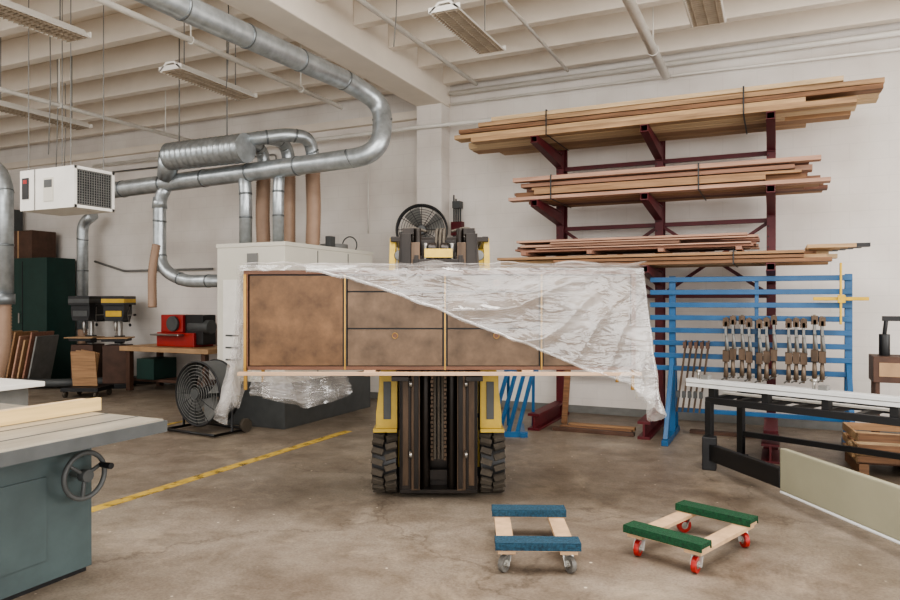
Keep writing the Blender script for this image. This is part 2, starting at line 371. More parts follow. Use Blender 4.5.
# hanging heater / air cleaner
g = G('air_cleaner')
g.b2(-7.18, -6.37, 4.76, 5.23, 2.48, 2.9, M_white)
g.b2(-6.37, -6.365, 4.79, 5.2, 2.51, 2.87, M_black)
for k in range(14): z = 2.52+k*.026; g.b2(-6.366, -6.355, 4.79, 5.2, z, z+.006, M_mgrey)
for k in range(15): y = 4.795+k*.028; g.b2(-6.36, -6.35, y, y+.005, 2.51, 2.87, M_mgrey)
for a, b, c, d in ((4.76, 4.79, 2.48, 2.9), (5.2, 5.23, 2.48, 2.9), (4.76, 5.23, 2.48, 2.51), (4.76, 5.23, 2.87, 2.9)): g.b2(-6.37, -6.345, a, b, c, d, M_white)
g.b2(-6.8, -6.66, 4.752, 4.76, 2.56, 2.8, M_beige); g.b2(-6.79, -6.67, 4.75, 4.752, 2.7, 2.78, M_dgrey)
g.b2(-7.14, -7.04, 4.752, 4.76, 2.6, 2.82, M_black); g.b2(-7.12, -7.06, 4.75, 4.752, 2.76, 2.8, M_redbr); g.b2(-6.95, -6.94, 4.755, 4.76, 2.48, 2.9, M_mgrey)
for (x, y) in ((-7.1, 4.8), (-6.45, 4.8), (-7.1, 5.18), (-6.45, 5.18)): g.cyl((x, y, 2.9), (x, y, CEIL), .005, M_mgrey, seg=6)
g.done(bevel=.006)

# ------------------------------------------------------------------ cantilever rack & lumber
PU = (-2.6, -1.32, -.04); TIERS = (3.5, 2.74, 1.93)
g = G('cantilever_rack')
for u in PU:
    g.b2(u-.05, u+.05, 9.08, 9.1, .0, 3.95, M_red); g.b2(u-.05, u+.05, 9.26, 9.28, 0, 3.95, M_red); g.b2(u-.012, u+.012, 9.1, 9.26, 0, 3.95, M_red)
    g.b2(u-.07, u+.07, 7.95, 9.3, .0, .03, M_red); g.b2(u-.012, u+.012, 7.95, 9.1, .03, .17, M_red); g.b2(u-.07, u+.07, 7.95, 9.1, .17, .2, M_red)
    for k in range(28): g.cyl((u-.03, 9.078, .5+k*.12), (u-.03, 9.082, .5+k*.12), .01, M_black, seg=8)
    for t in TIERS:
        g.prism([(u-.045, t-.2), (u+.045, t-.2), (u+.045, t-.02), (u-.045, t-.02)], 9.04, 9.09, M_red)
        i = g.mi(M_red)
        for du in (-.04, .034):
            a = [g.bm.verts.new((u+du+e, y, z)) for e in (0, .006) for (y, z) in ((9.08, t-.19), (9.08, t-.04), (7.97, t-.0), (7.97, t-.07))]
            for f in ((0,1,2,3),(4,7,6,5),(0,4,5,1),(1,5,6,2),(2,6,7,3),(3,7,4,0)): g.bm.faces.new([a[q] for q in f]).material_index = i
        g.bar((u, 9.08, t-.025), (u, 7.97, t+.0), .09, .012, M_red); g.bar((u, 9.08, t-.19), (u, 7.97, t-.07), .09, .01, M_red)
for z in (3.3, 2.5, 1.6, .7): g.b2(PU[0], PU[2], 9.15, 9.2, z-.025, z+.025, M_red)
for a, b in ((0, 1), (1, 2)):
    g.bar((PU[a], 9.18, 1.6), (PU[b], 9.18, 2.5), .03, .04, M_red); g.bar((PU[a], 9.18, 2.5), (PU[b], 9.18, 1.6), .03, .04, M_red)
g.done(bevel=.003)

def stack(u0, u1, v0, v1, z0, rows, woods, jit=.25, wid=(.12, .2), gap=.004, sticker=False, strap=(), lean=0):
    g = G('lumber_stack'); z = z0
    if sticker:
        for k in range(4): uu = u0+.2+(u1-u0-.4)*k/3; g.b2(uu-.03, uu+.03, v0, v1, z, z+.04, woods[0])
        z += .04
    zb = z
    for r, th in enumerate(rows):
        v = v0+random.uniform(0, .09)
        sh = lean*(r/(max(1, len(rows)-1))-.5)
        while v < v1-.06:
            w = random.uniform(*wid); w = min(w, v1-v)
            a = u0+random.uniform(0, jit)+max(0, sh); b = u1-random.uniform(0, jit)+min(0, sh)
            if random.random() < .25: b -= random.uniform(.2, .8)
            if random.random() < .25: a += random.uniform(.1, .6)
            t2 = th-random.choice((.002, .004, .014))
            g.box(((a+b)/2, v+w/2, z+t2/2), (b-a, w, t2), random.choice(woods), (random.uniform(-.01, .01), 0, random.uniform(-.009, .009)))
            v += w+gap+random.uniform(0, .02)
        z += th
    for uu in strap:
        g.b2(uu-.008, uu+.008, v0-.012, v0-.008, zb-.01, z+.005, M_black); g.b2(uu-.008, uu+.008, v0-.012, v1+.01, z, z+.004, M_black); g.b2(uu-.008, uu+.008, v0-.012, v1+.01, zb-.012, zb-.008, M_black)
    g.done(bevel=.003)
stack(-3.7, 1.02, 7.98, 8.95, 3.515, (.06, .055, .06, .055, .05), WOODS+[WOODS[2], REDW[1]], .4, wid=(.14, .27), strap=(-2.45, -.3), lean=.5)
stack(-3.0, .52, 8.0, 8.9, 2.755, (.055, .06, .045, .06, .05), REDW+[WOODS[3], WOODS[1], PINKW[1]], .4, strap=(-.75, -2.4))
stack(-3.15, .62, 8.0, 8.9, 1.945, (.045, .045, .045), WOODS+[WOODS[2]], .4, strap=(-.4,))
stack(-2.95, -.15, 8.02, 8.85, 2.085, (.03, .03, .03, .03, .03), PINKW+REDW[:1], .15, sticker=True)
g = G('lumber_stack')
for k in range(5): g.b2(.3, .74-.06*k, 8.05+.15*k, 8.15+.15*k, 2.082, 2.12, WOODS[0]); g.b2(.74-.06*k, .86-.06*k, 8.05+.15*k, 8.15+.15*k, 2.082, 2.12, M_black)
g.done()

# blue clamp rack
g = G('clamp_rack'); UL, UR, VB = -1.3, .72, 8.3
nr = 8
for k in range(nr):
    z = 1.78-k*(1.78-.78)/(nr-1); g.b2(UL, UR, VB-.05, VB-.02, z-.028, z+.028, M_blue)
for u in (-1.06, .69):
    g.b2(u-.035, u+.035, VB-.02, VB+.04, 0, 1.82, M_blue)
    g.bar((u, VB, .9), (u, 7.75, .05), .05, .06, M_blue); g.b2(u-.035, u+.035, 7.68, VB+.4, 0, .06, M_blue)
    g.bar((u, VB+.02, 1.7), (u, VB+.38, .05), .04, .04, M_blue)
g.b2(-.2, -.16, VB-.02, VB+.02, .7, 1.8, M_blue)
g.b2(-1.06, .69, VB-.0, VB+.03, .28, .33, M_blue)
g.done(bevel=.004)
g = G('clamp_stand')
for x in (0, .1, .2, .3):
    g.bar((x, 0, .04), (x+.2, .45, .72), .035, .04, M_blue)
g.b2(-.05, .42, -.03, .03, 0, .06, M_blue); g.bar((.15, .45, .72), (.56, .45, .72), .04, .05, M_blue)
for x in (.0, .36): g.b2(x-.02, x+.03, -.05, .6, 0, .05, M_blue)
for x in (.2, .5): g.bar((x, .45, .72), (x, .58, .03), .035, .035, M_blue)
x, y = aisle(.46, 7.95); g.done((x, y, 0), .35)
g = G('bar_clamps')
M_clamp = mat('clamp_iron', (112, 98, 84), .5, .3, .25)
for u in (-.48, -.41, -.32, -.25, -.15, -.08, -.01, .13, .2, .27, .37, .44):
    dz = random.uniform(-.03, .03); y = 8.18; z0, z1 = .70+dz, 1.38+dz
    g.b2(u-.013, u+.013, y-.015, y+.015, z0, z1, M_clamp)
    g.b2(u-.03, u+.03, y-.1, y+.02, z1-.1, z1-.01, M_mastb); g.b2(u-.012, u+.012, y-.1, y-.07, z1-.2, z1-.05, M_mgrey)
    g.b2(u-.032, u+.032, y-.1, y+.02, z0+.2, z0+.32, M_mastb)
    g.cyl((u+.02, y-.07, z0+.3), (u, y-.07, z0+.5), .016, M_mgrey, seg=8); g.cyl((u, y-.06, z0+.03), (u, y-.06, z0+.2), .026, M_clamp, .018, seg=10)
    g.cyl((u-.045, y-.06, z0+.0), (u+.045, y-.06, z0+.06), .009, M_mgrey, seg=6)
for k in range(5):
    u = -1.0+.06*k; g.bar((u, 8.2, .3), (u+.1, 8.22, 1.1), .02, .025, M_mastb); g.box((u+.09, 8.17, 1.05), (.035, .08, .07), M_brown); g.box((u+.02, 8.17, .5), (.035, .08, .07), M_dgrey)
g.done()
g = G('spirit_level'); g.b2(.36, .86, 8.16, 8.19, 1.545, 1.58, M_yl2); g.b2(.6, .62, 8.14, 8.19, 1.3, 1.93, M_yl2); g.b2(.58, .65, 8.13, 8.16, 1.52, 1.6, M_yl2); g.done(bevel=.004)
g = G('floor_boards')
for k, (u0, u1, vv) in enumerate(((-2.4, -1.45, 8.1), (-2.35, -1.5, 8.25), (-2.3, -1.5, 8.45), (-.9, -.2, 8.6))):
    g.box(((u0+u1)/2, vv, .02), (u1-u0, .09, .04), [M_brown, WOODS[3], WOODS[1], M_brown][k])
g.done(bevel=.003)
g = G('steel_beam'); g.b2(-.12, .04, 7.3, 7.9, 0, .02, M_red); g.b2(-.05, -.03, 7.3, 7.9, .02, .16, M_red); g.b2(-.12, .04, 7.3, 7.9, .16, .18, M_red); g.done()
g = G('offcut_board'); g.box((-2.35, 8.5, .42), (.07, .03, .84), WOODS[3], (.12, .1, 0)); g.done()

# ------------------------------------------------------------------ forklift
g = G('forklift')
TY = .12
for s in (-1, 1):
    xc = s*.425
    g.cyl((xc-.095, TY, .25), (xc+.095, TY, .25), .218, M_black, seg=36)
    g.cyl((xc+s*.095, TY, .25), (xc+s*.1, TY, .25), .13, M_yel, seg=24)
    for k in range(18):
        a = 2*math.pi*k/18
        for h, da in ((-1, 0), (1, .174)):
            R = Matrix.Rotation(a+da, 4, 'X')
            c = Vector((xc+h*.052, TY, .25))+R.to_3x3() @ Vector((0, 0, .228))
            g.box(c, (.09, .046, .044), M_rubber, R @ Matrix.Rotation(h*.3, 4, 'Z'))
    g.cyl((s*.42-.08, 1.75, .2), (s*.42+.08, 1.75, .2), .2, M_rubber, seg=30)
    g.prism([(s*.33, .52), (s*.50, .52), (s*.50, .64), (s*.46, 1.0), (s*.33, 1.0)], .02, .06, M_yel)
    g.b2(s*.33, s*.52, -.02, .5, .5, .53, M_yel); g.b2(s*.3, s*.33, .1, .6, .2, .95, M_yel)
    g.b2(s*.36, s*.48, .06, .5, .53, .95, M_yel)
    g.b2(s*.38, s*.44, .01, .02, .6, .9, M_dgrey)
    g.bar((s*.42, .32, .9), (s*.40, .5, 2.08), .05, .06, M_yel); g.bar((s*.42, 1.6, .9), (s*.4, 1.45, 2.08), .06, .07, M_yel)
    g.b2(s*.37, s*.42, .5, 1.55, 2.06, 2.1, M_mast)
    g.cyl((s*.33, .25, 1.92), (s*.33, .33, 1.92), .045, M_black, .035, seg=16); g.cyl((s*.33, .245, 1.92), (s*.33, .25, 1.92), .04, M_mgrey, seg=16)
    g.b2(s*.215, s*.30, -.09, -.07, .04, 2.07, M_mast); g.b2(s*.215, s*.30, .06, .08, .04, 2.07, M_mast); g.b2(s*.285, s*.305, -.09, .08, .04, 2.07, M_mast)
    g.b2(s*.145, s*.205, -.10, -.08, .06, 2.0, M_mastb); g.b2(s*.145, s*.205, .03, .05, .06, 2.0, M_mast); g.b2(s*.2, s*.213, -.1, .05, .06, 2.0, M_mastb)
    g.b2(s*.155, s*.19, -.115, -.10, .08, 1.9, M_mast)
    g.b2(s*.235, s*.28, -.095, -.088, .1, .95, M_mastb)
    g.cyl((s*.105, .0, .06), (s*.105, .0, 1.55), .038, M_mast, seg=16); g.cyl((s*.105, 0, 1.5), (s*.105, 0, 2.0), .024, M_steel, seg=14)
    g.cyl((s*.25, .02, 1.2), (s*.25, .02, 2.1), .042, M_mast, seg=14); g.cyl((s*.17, .02, 1.8), (s*.17, .02, 2.12), .03, M_mast, seg=14)
    for k in range(52):
        z = .3+k*.032; g.box((s*.05, -.05, z), (.03 if k % 2 else .022, .012, .026), M_mastb)
    g.cyl((s*.02, -.05, 1.94), (s*.08, -.05, 1.94), .06, M_mast, seg=20)
    g.b2(s*.2, s*.32, -.155, -.13, 1.02, 1.45, M_mast); g.b2(s*.2, s*.32, -.66, -.13, .98, 1.014, M_mast)
    g.cyl((s*.32, .1, .6), (s*.3, .75, .7), .035, M_mast)
    for z in (.35, .9, 1.5): g.cyl((s*.205, -.12, z), (s*.225, -.12, z), .03, M_steel, seg=12)
for z in (.1, .62, 1.98): g.b2(-.3, .3, .05, .09, z-.05, z+.05, M_mast)
for z in (.16, 1.86): g.b2(-.2, .2, .0, .04, z-.04, z+.04, M_mast)
g.b2(-.3, .3, -.1, .06, .04, .07, M_mast)
g.b2(-.11, .11, -.11, -.08, 1.88, 1.95, M_yel); g.b2(-.2, .2, -.105, -.08, 1.82, 1.87, M_mast)
g.b2(-.42, .42, -.155, -.13, 1.08, 1.14, M_mast); g.b2(-.42, .42, -.155, -.13, 1.38, 1.45, M_mast)
for x in (-.03, .0, .03): g.tube([(x, -.06, .3), (x, -.065, 1.2), (x+.01, -.03, 2.05), (x+.02, .08, 2.14), (x+.02, .12, 1.6)], .011, M_rubber, 8, rad=.06)
for s in (-1, 1): g.tube([(s*.33, .08, .5), (s*.34, .05, 1.3), (s*.3, 0, 2.0), (s*.26, .05, 2.14), (s*.1, .06, 2.1)], .013, M_rubber, 8, rad=.08)
for s in (-1, 1): g.box((s*.24, -.0, 2.09), (.09, .12, .05), M_mast)
g.b2(-.33, .33, .12, 1.9, .12, .35, M_mast); g.b2(-.44, .44, .45, 2.0, .35, .62, M_yel); g.b2(-.4, .4, 1.0, 2.0, .62, 1.0, M_yel)
g.prism([(-.46, .2), (.46, .2), (.46, .95), (.4, 1.05), (-.4, 1.05), (-.46, .95)], 1.95, 2.35, M_yel)
g.b2(-.42, .42, .36, .44, .35, 1.1, M_yel)
g.b2(-.3, .3, .14, .3, .3, 1.1, M_black)
g.b2(-.36, .36, .38, .46, .9, 1.25, M_black)
g.b2(-.22, .22, 1.05, 1.5, 1.0, 1.12, M_black); g.box((0, 1.55, 1.35), (.44, .1, .5), M_black, (-.15, 0, 0))
g.cyl((0, .45, 1.1), (0, .67, 1.32), .02, M_black); g.ring((0, .68, 1.33), (0, .7, .7), .16, .014, M_black)
for k in range(8): g.b2(-.4, .4, .5+k*.13, .53+k*.13, 2.065, 2.085, M_mast)
g.b2(-.42, .42, .44, .5, 2.05, 2.09, M_mast); g.b2(-.42, .42, 1.48, 1.55, 2.05, 2.09, M_mast)
FX, FY = aisle(-.09, 5.56)
g.done((FX, FY, 0), ALPHA, bevel=.003)

# ------------------------------------------------------------------ credenza
cx, cy = aisle(0, 4.9)
g = G('credenza')
X0, X1, Z0, Z1, D = -1.445, 1.30, 1.06, 1.76, .5
g.b2(X0, X1, .0, D, Z1-.03, Z1, M_walnut); g.b2(X0, X0+.03, 0, D, Z0, Z1-.03, M_walnut); g.b2(X1-.03, X1, 0, D, Z0, Z1-.03, M_walnut)
g.b2(X0, X1, 0, D, Z0, Z0+.025, M_walnut); g.b2(X0, X1, D-.02, D, Z0, Z1, M_walnut)
g.b2(X0+.03, X1-.03, .03, .06, Z0+.025, Z1-.03, M_black)
za, zb = Z0+.03, Z1-.04
bx = [-.735, -.035, .64]
g.b2(X0+.04, bx[0]-.016, .004, .03, za, zb, M_patina)
g.b2(bx[2]+.016, X1-.04, .004, .03, za, zb, M_patina2)
for a, b in ((bx[0], bx[1]), (bx[1], bx[2])):
    for i, (c, d) in enumerate(((za, 1.344), (1.354, 1.603), (1.613, zb))):
        g.b2(a+.018, b-.018, .004, .03, c, d, M_patina2)
for x in bx:
    g.b2(x-.014, x+.014, .005, .03, Z0, Z1-.03, M_black)
    g.b2(x-.006, x+.006, -.006, .03, Z0, Z1-.03, M_brass)
for x in (bx[0]+.35, bx[1]+.36):
    for z in (1.3, 1.67):
        g.cyl((x, .001, z), (x, .006, z), .018, M_walnut, seg=20); g.ring((x, .001, z), (0, 1, 0), .019, .003, M_brass, 24, 6)
for x in (X0+.0, X1-.03):
    for y in (.0, D-.04): g.b2(x, x+.022, y, y+.022, Z0-.14, Z0, M_brass)
g.b2(X0, X0+.02, -.006, 0, Z0, Z1-.03, M_brass)
g.b2(X0-.03, X1+.03, -.05, .0, Z0-.035, Z0-.012, M_pinkw)
g.b2(X0-.03, X1+.03, D-.1, D-.02, Z0-.035, Z0-.012, M_pinkw)
for x in (-.6, .5): g.b2(x, x+.08, -.03, D-.02, Z0-.04, Z0, M_pinkw)
cred = g.done((cx, cy, 0), ALPHA, bevel=.003)
# plastic sheet draped over it
def N3(x, y, z, s=1): return noise.noise(Vector((x*s, y*s, z*s)))
g = G('plastic_sheet')
def lower(x):
    pts = [(-1.0, 1.745), (-.72, 1.70), (-.4, 1.60), (-.1, 1.48), (.2, 1.36), (.5, 1.25), (.68, 1.17), (.95, 1.06), (1.2, .97), (1.36, .76)]
    if x <= pts[0][0]: return pts[0][1]
    for (a, za), (b, zb) in zip(pts, pts[1:]):
        if x <= b: return za+(zb-za)*(x-a)/(b-a)
    return pts[-1][1]
def fold(x, z):
    "soft ridged folds radiating from the top right corner"
    a = math.atan2(1.8-z, 1.5-x); r = math.hypot(1.8-z, 1.5-x)
    w = math.sin(a*13+3.0*N3(x, z, 0, 1.3))
    return (1-abs(w))**2*min(1, r*.8)*(.4+.6*abs(N3(x, z, 5, 1.7))*2)
def front(s, t):
    L = s*(2.35+.55)
    if L < 2.35: x = -1.0+L; y = 0; zl = lower(x)+.02*N3(x, 0, 3, 6)
    else: x = 1.35; y = L-2.35; zl = .76-.08*math.sin(min(1, y/.25)*math.pi)+.12*y
    zt = 1.775
    z = zt+(zl-zt)*t
    f = .010+.035*fold(x, z)*min(1, t*3)+.012*(N3(x, z, y, 2.5)+.5)*t+.006*N3(x, z, y, 9)
    if L < 2.35:
        flare = max(0, (x-1.05)/.3)*t*.09
        return (x+flare, -f-.012-flare*.6, z)
    fl = t*(.09+.05*math.sin(y*24+z*2)*t+.04*N3(y, z, 2, 5))
    return (x+fl, y-.035-.05*t*(1-y/.55), z)
g.grid(front, 300, 60, M_film)
def top(s, t):
    x = -1.47+s*2.84; y = -.03+t*.56
    return (x, y, 1.785+.014*abs(N3(x, y, 0, 7))+.03*max(0, N3(x, y, 4, 3)))
g.grid(top, 160, 24, M_film)
def top2(s, t):
    p = top(s, t); return (p[0], p[1], p[2]+.012+.03*abs(N3(p[0], p[1], 8, 4)))
g.grid(top2, 160, 24, M_film)
def fringe(s, t):
    x = -1.46+s*.85; z = 1.79-t*(.035+.03*abs(N3(x, 1, 1, 5)))
    return (x, -.035-.02*N3(x, z, 3, 9)*t-.008, z)
g.grid(fringe, 80, 5, M_film)
def hem(s, t):   # rolled double hem along the diagonal edge
    x = -1.0+s*2.1; zl = lower(x); a = t*math.pi*1.2
    return (x, -.035-.03*fold(x, zl)-.012*math.sin(a), zl+.012*(1-math.cos(a))+.02*N3(x, 0, 3, 6))
g.grid(hem, 160, 5, M_film)
def leftend(s, t):
    y = s*.52; z = 1.785-t*(1.06+.12*N3(y, 0, 0, 4))
    fl = t*t*.14+.03*t*math.sin(y*26+z*3)+.02*N3(y, z, 5, 5)*t
    return (-1.47-fl, y-.03-t*.02, z)
g.grid(leftend, 50, 50, M_film)
def leftend2(s, t):
    p = leftend(s, t*.95); return (p[0]-.02-.02*N3(s, t, 4, 7), p[1]*.8, p[2])
g.grid(leftend2, 50, 50, M_film)
def under(s, t):
    x = -1.36+s*.6; z = 1.02-t*(.18+.07*math.sin(s*math.pi)+.07*N3(x, 0, 0, 6)); y = .22+.05*math.sin(x*24+z*5)+.06*N3(x, z, 0, 5)
    return (x+.05*N3(x, z, 2, 5), y, z)
g.grid(under, 50, 24, M_film)
def under2(s, t):
    p = under(s, t*.8); return (p[0]-.06+.1*s, p[1]-.1+.05*N3(s, t, 2, 6), p[2])
g.grid(under2, 50, 24, M_film)
sheet = g.done((cx, cy, 0), ALPHA)

# ------------------------------------------------------------------ dollies
def dolly(xc, yc, rot, carpet, wheelm, L=.47, W=.72):
    g = G('furniture_dolly')
    for s in (-1, 1):
        y = s*(W/2-.05)
        g.b2(-L/2, L/2, y-.055, y+.055, .135, .16, M_dwood); g.b2(-L/2-.006, L/2+.006, y-.06, y+.06, .158, .185, carpet); g.b2(-L/2-.006, L/2+.006, y-.062, y-.055, .14, .175, carpet); g.b2(-L/2-.006, L/2+.006, y+.055, y+.062, .14, .175, carpet)
        x = s*(L/2-.06)
        g.b2(x-.05, x+.05, -W/2+.01, W/2-.01, .112, .135, M_dwood)
        for q in (-1, 1):
            px, py = s*(L/2-.06), q*(W/2-.07); a = random.uniform(-.7, .7)+(.6 if s > 0 else 0)
            dx, dy = math.cos(a), math.sin(a)
            cxx, cyy = px+dy*.025, py-dx*.025
            g.b2(px-.035, px+.035, py-.04, py+.04, .107, .112, M_steel)
            g.cyl((px, py, .09), (px, py, .108), .022, M_steel, seg=14)
            g.cyl((cxx-dx*.014, cyy-dy*.014, .047), (cxx+dx*.014, cyy+dy*.014, .047), .047, wheelm, seg=26)
            g.cyl((cxx-dx*.016, cyy-dy*.016, .047), (cxx+dx*.016, cyy+dy*.016, .047), .024, M_steel, seg=16)
            for e in (-1, 1):
                ox, oy = cxx+e*dx*.02, cyy+e*dy*.02
                g.bar((ox, oy, .035), (px+e*dx*.02, py+e*dy*.02, .095), .03, .003, M_steel)
            g.cyl((cxx-dx*.024, cyy-dy*.024, .047), (cxx+dx*.024, cyy+dy*.024, .047), .007, M_steel, seg=8)
    x, y = aisle(xc, yc); g.done((x, y, 0), ALPHA+rot, bevel=.004)
M_wgrey = mat('grey_caster', (100, 98, 94), .5)
dolly(.507, 4.3, -.03, M_carpB, M_wgrey)
dolly(1.50, 4.34, -math.radians(46), M_carpG, M_redbr, L=.49, W=.74)

# ------------------------------------------------------------------ table saw (left foreground)
g = G('table_saw')
g.b2(-4.4, -3.58, 1.6, 2.76, .0, .03, M_black); g.b2(-4.4, -3.56, 1.58, 2.78, .03, .79, M_teal)
g.b2(-4.3, -3.54, 1.6, 2.77, .72, .80, M_dgrey)
g.b2(-5.6, -3.62, 1.2, 2.78, .8, .835, M_dgrey)
g.b2(-5.8, -3.15, 1.1, 2.92, .84, .875, M_tabletop)
g.b2(-3.2, -3.14, 1.1, 2.94, .80, .865, M_dgrey)
g.b2(-5.8, -3.3, 2.88, 2.95, .8, .845, M_dgrey)
for u in (-3.35, -3.6, -4.1): g.b2(u-.008, u+.008, 1.1, 2.92, .8755, .8765, M_dgrey)
g.b2(-3.9, -3.76, 1.2, 2.98, .878, .94, WOODS[2]); g.b2(-3.76, -3.73, 1.2, 2.98, .878, .955, mat('fence_ash', (206, 178, 124), .5, 0, .1, 4, (9, .5, 9)))
g.b2(-3.56, -3.55, 1.9, 2.5, .15, .6, M_teal)
hc = Vector((-3.46, 2.66, .58))
g.cyl((-3.56, 2.66, .58), (-3.45, 2.66, .58), .018, M_steel); g.cyl((-3.48, 2.66, .58), (-3.43, 2.66, .58), .034, M_dgrey)
g.ring(hc, (1, 0, 0), .125, .014, M_dgrey, 48, 10)
for k in range(3):
    a = k*2.094+.4; g.cyl(hc, hc+Vector((0, math.cos(a), math.sin(a)))*.122, .011, M_dgrey, seg=10)
a = .4; p = hc+Vector((0, math.cos(a), math.sin(a)))*.105; g.cyl(p, p+Vector((.09, 0, 0)), .014, M_black, .018, seg=14)
g.done(bevel=.006)

g = G('outfeed_table')
g.b2(-7.2, -5.3, 3.05, 3.72, .86, .9, M_white); g.b2(-7.1, -5.4, 3.1, 3.65, .0, .86, M_mgrey)
g.b2(-7.1, -5.36, 3.3, 3.36, .9, .94, M_white)
g.done(bevel=.006)

# ------------------------------------------------------------------ drum fan
def drumfan(name, R, loc, rz, stand=True, depth=.28, tilt=0):
    g = G(name); cz = R+.09 if stand else 0
    c = Vector((0, 0, cz))
    if stand:
        n = 40
        def shell(s, t): a = 2*math.pi*s; return (R*math.cos(a), -depth/2+depth*t, cz+R*math.sin(a))
        g.grid(shell, n, 2, M_dgrey)
    for y in (-depth/2, depth/2): g.ring((0, y, cz), (0, 1, 0), R, .014, M_black, 48, 8)
    for k in range(1, 10): g.ring((0, -depth/2-.01-.03*(1-(k/10)**2), cz), (0, 1, 0), R*k/10, .0035, M_mgrey if stand else M_black, 40, 5)
    for k in range(12):
        a = 2*math.pi*k/12; g.tube([(0, -depth/2-.04, cz), (R*.6*math.cos(a), -depth/2-.03, cz+R*.6*math.sin(a)), (R*math.cos(a), -depth/2, cz+R*math.sin(a))], .0045, M_black, 6)
    for k in range(4):
        a = math.pi/2*k+.5
        def blade(s, t):
            r = .06+s*(R*.9-.06); an = a+(t-.5)*(.95-.15*s); return (r*math.cos(an), (t-.5)*.12, cz+r*math.sin(an))
        g.grid(blade, 8, 8, M_mgrey)
    g.cyl((0, -.07, cz), (0, .16, cz), .07, M_black); g.cyl((0, -depth/2-.05, cz), (0, -depth/2-.03, cz), .06, M_dgrey)
    if stand:
        for s in (-1, 1):
            g.tube([(s*(R+.04), 0, cz), (s*(R+.04), 0, .04), (s*(R+.04), -.25, .03), (s*(R+.04), .25, .03)], .016, M_black, 10)
            g.cyl((s*(R+.02), .2, .08), (s*(R+.07), .2, .08), .08, M_rubber, seg=24); g.cyl((s*R, 0, cz), (s*(R+.06), 0, cz), .025, M_black)
        g.tube([(-R-.04, -.25, .03), (R+.04, -.25, .03)], .016, M_black, 10); g.tube([(-R-.04, .25, .03), (R+.04, .25, .03)], .016, M_black, 10)
    else:
        g.cyl((0, .16, cz), (0, .3, cz), .03, M_black); g.cyl((0, .26, cz), (0, .26, -R-.3), .02, M_black); g.box((0, .28, -R-.1), (.12, .04, .3), M_black)
    g.done(loc, rz)
x, y = aisle(-2.86, 8.25); drumfan('drum_fan', .37, (x, y, 0), ALPHA-math.radians(30))
drumfan('wall_fan', .36, (-4.6, 8.95, 2.55), ALPHA, stand=False, depth=.16)
g = G('conduit_bundle')
for k in range(4): g.cyl((-4.3+.035*k, 9.4, 1.9), (-4.3+.035*k, 9.4, 3.1-.06*k), .012, M_dgrey, seg=8)
g.b2(-4.33, -4.16, 9.36, 9.46, 2.5, 2.7, M_red); g.b2(-4.3, -4.18, 9.34, 9.46, 2.9, 3.0, M_dgrey); g.done()

# ------------------------------------------------------------------ drill presses, bench etc. at the back left
def drillpress(u, v, rz, head, base=M_black, S=1):
    g = G('drill_press')
    g.b2(-.22, .22, -.3, .3, 0, .08, base); g.cyl((0, .12, .08), (0, .12, 1.6), .045, M_steel)
    g.b2(-.2, .2, -.28, .12, .82, .87, base); g.box((0, .1, .84), (.14, .14, .14), base)
    g.b2(-.26, .26, -.32, .1, .87, .89, M_ply)
    g.b2(-.2, .2, -.2, .2, .08, .75, M_brown)
    g.prism([(-.14, 1.18), (.14, 1.18), (.17, 1.3), (.17, 1.46), (-.17, 1.46), (-.17, 1.3)], -.25, .25, base)
    g.b2(-.19, .19, -.3, .42, 1.46, 1.62, base); g.b2(-.192, .192, -.305, .42, 1.5, 1.57, head); g.b2(-.13, .13, -.26, -.25, 1.26, 1.36, head)
    g.cyl((0, .38, 1.15), (0, .38, 1.46), .1, base); g.cyl((0, -.12, 1.0), (0, -.12, 1.18), .03, M_steel); g.cyl((0, -.12, .95), (0, -.12, 1.0), .012, M_steel)
    for k in range(3): a = k*2.09; g.cyl((.17, -.05, 1.28), (.24, -.05+.2*math.cos(a), 1.28+.2*math.sin(a)), .008, M_steel, seg=8); g.cyl((.235, -.05+.18*math.cos(a), 1.28+.18*math.sin(a)), (.25, -.05+.22*math.cos(a), 1.28+.22*math.sin(a)), .02, M_black, seg=10)
    g.done((u, v, 0), rz, bevel=.008)
drillpress(-10.65, 8.85, .6, M_yl2); drillpress(-11.3, 8.75, .4, M_dgrey)
g = G('plywood_cart')
g.b2(-.3, .3, -.25, .25, .1, .16, M_black)
for k in range(3): g.box((0, -.1+.06*k, .45), (.4-.05*k, .02, .56), M_ply if k % 2 else WOODS[1], (.12, .1*k, 0))
for a in (-.25, .25):
    for b in (-.2, .2): g.cyl((a-.02, b, .05), (a+.02, b, .05), .05, M_rubber)
x, y = aisle(-5.85, 11.3); g.done((x, y, 0), .4)
g = G('steel_cabinet'); g.b2(-13.9, -12.5, 8.8, 9.4, 0, 2.36, M_green); g.b2(-13.21, -13.19, 8.79, 8.8, .1, 2.3, M_black); g.b2(-13.3, -13.26, 8.77, 8.8, 1.1, 1.3, M_steel); g.done(bevel=.01)
g = G('cardboard_box'); g.b2(-13.8, -13.0, 8.85, 9.35, 2.36, 2.9, M_brown); g.b2(-13.42, -13.38, 8.84, 8.85, 2.36, 2.9, M_ply); g.done(bevel=.01)
g = G('tall_shelf')
for z in (.1, .9, 1.7, 2.5, 3.3): g.b2(-15.9, -14.1, 8.7, 9.4, z, z+.05, M_brown)
for u in (-15.9, -14.15): g.b2(u, u+.06, 8.7, 9.4, 0, 3.4, M_dgrey)
for k in range(12): u = -15.7+random.random()*1.3; z = random.choice((.15, .95, 1.75, 2.55)); g.b2(u, u+.25, 8.8, 9.2, z, z+random.uniform(.2, .5), random.choice([M_brown, M_black, M_ply, M_dgrey]))
g.done()
g = G('leaning_panels')
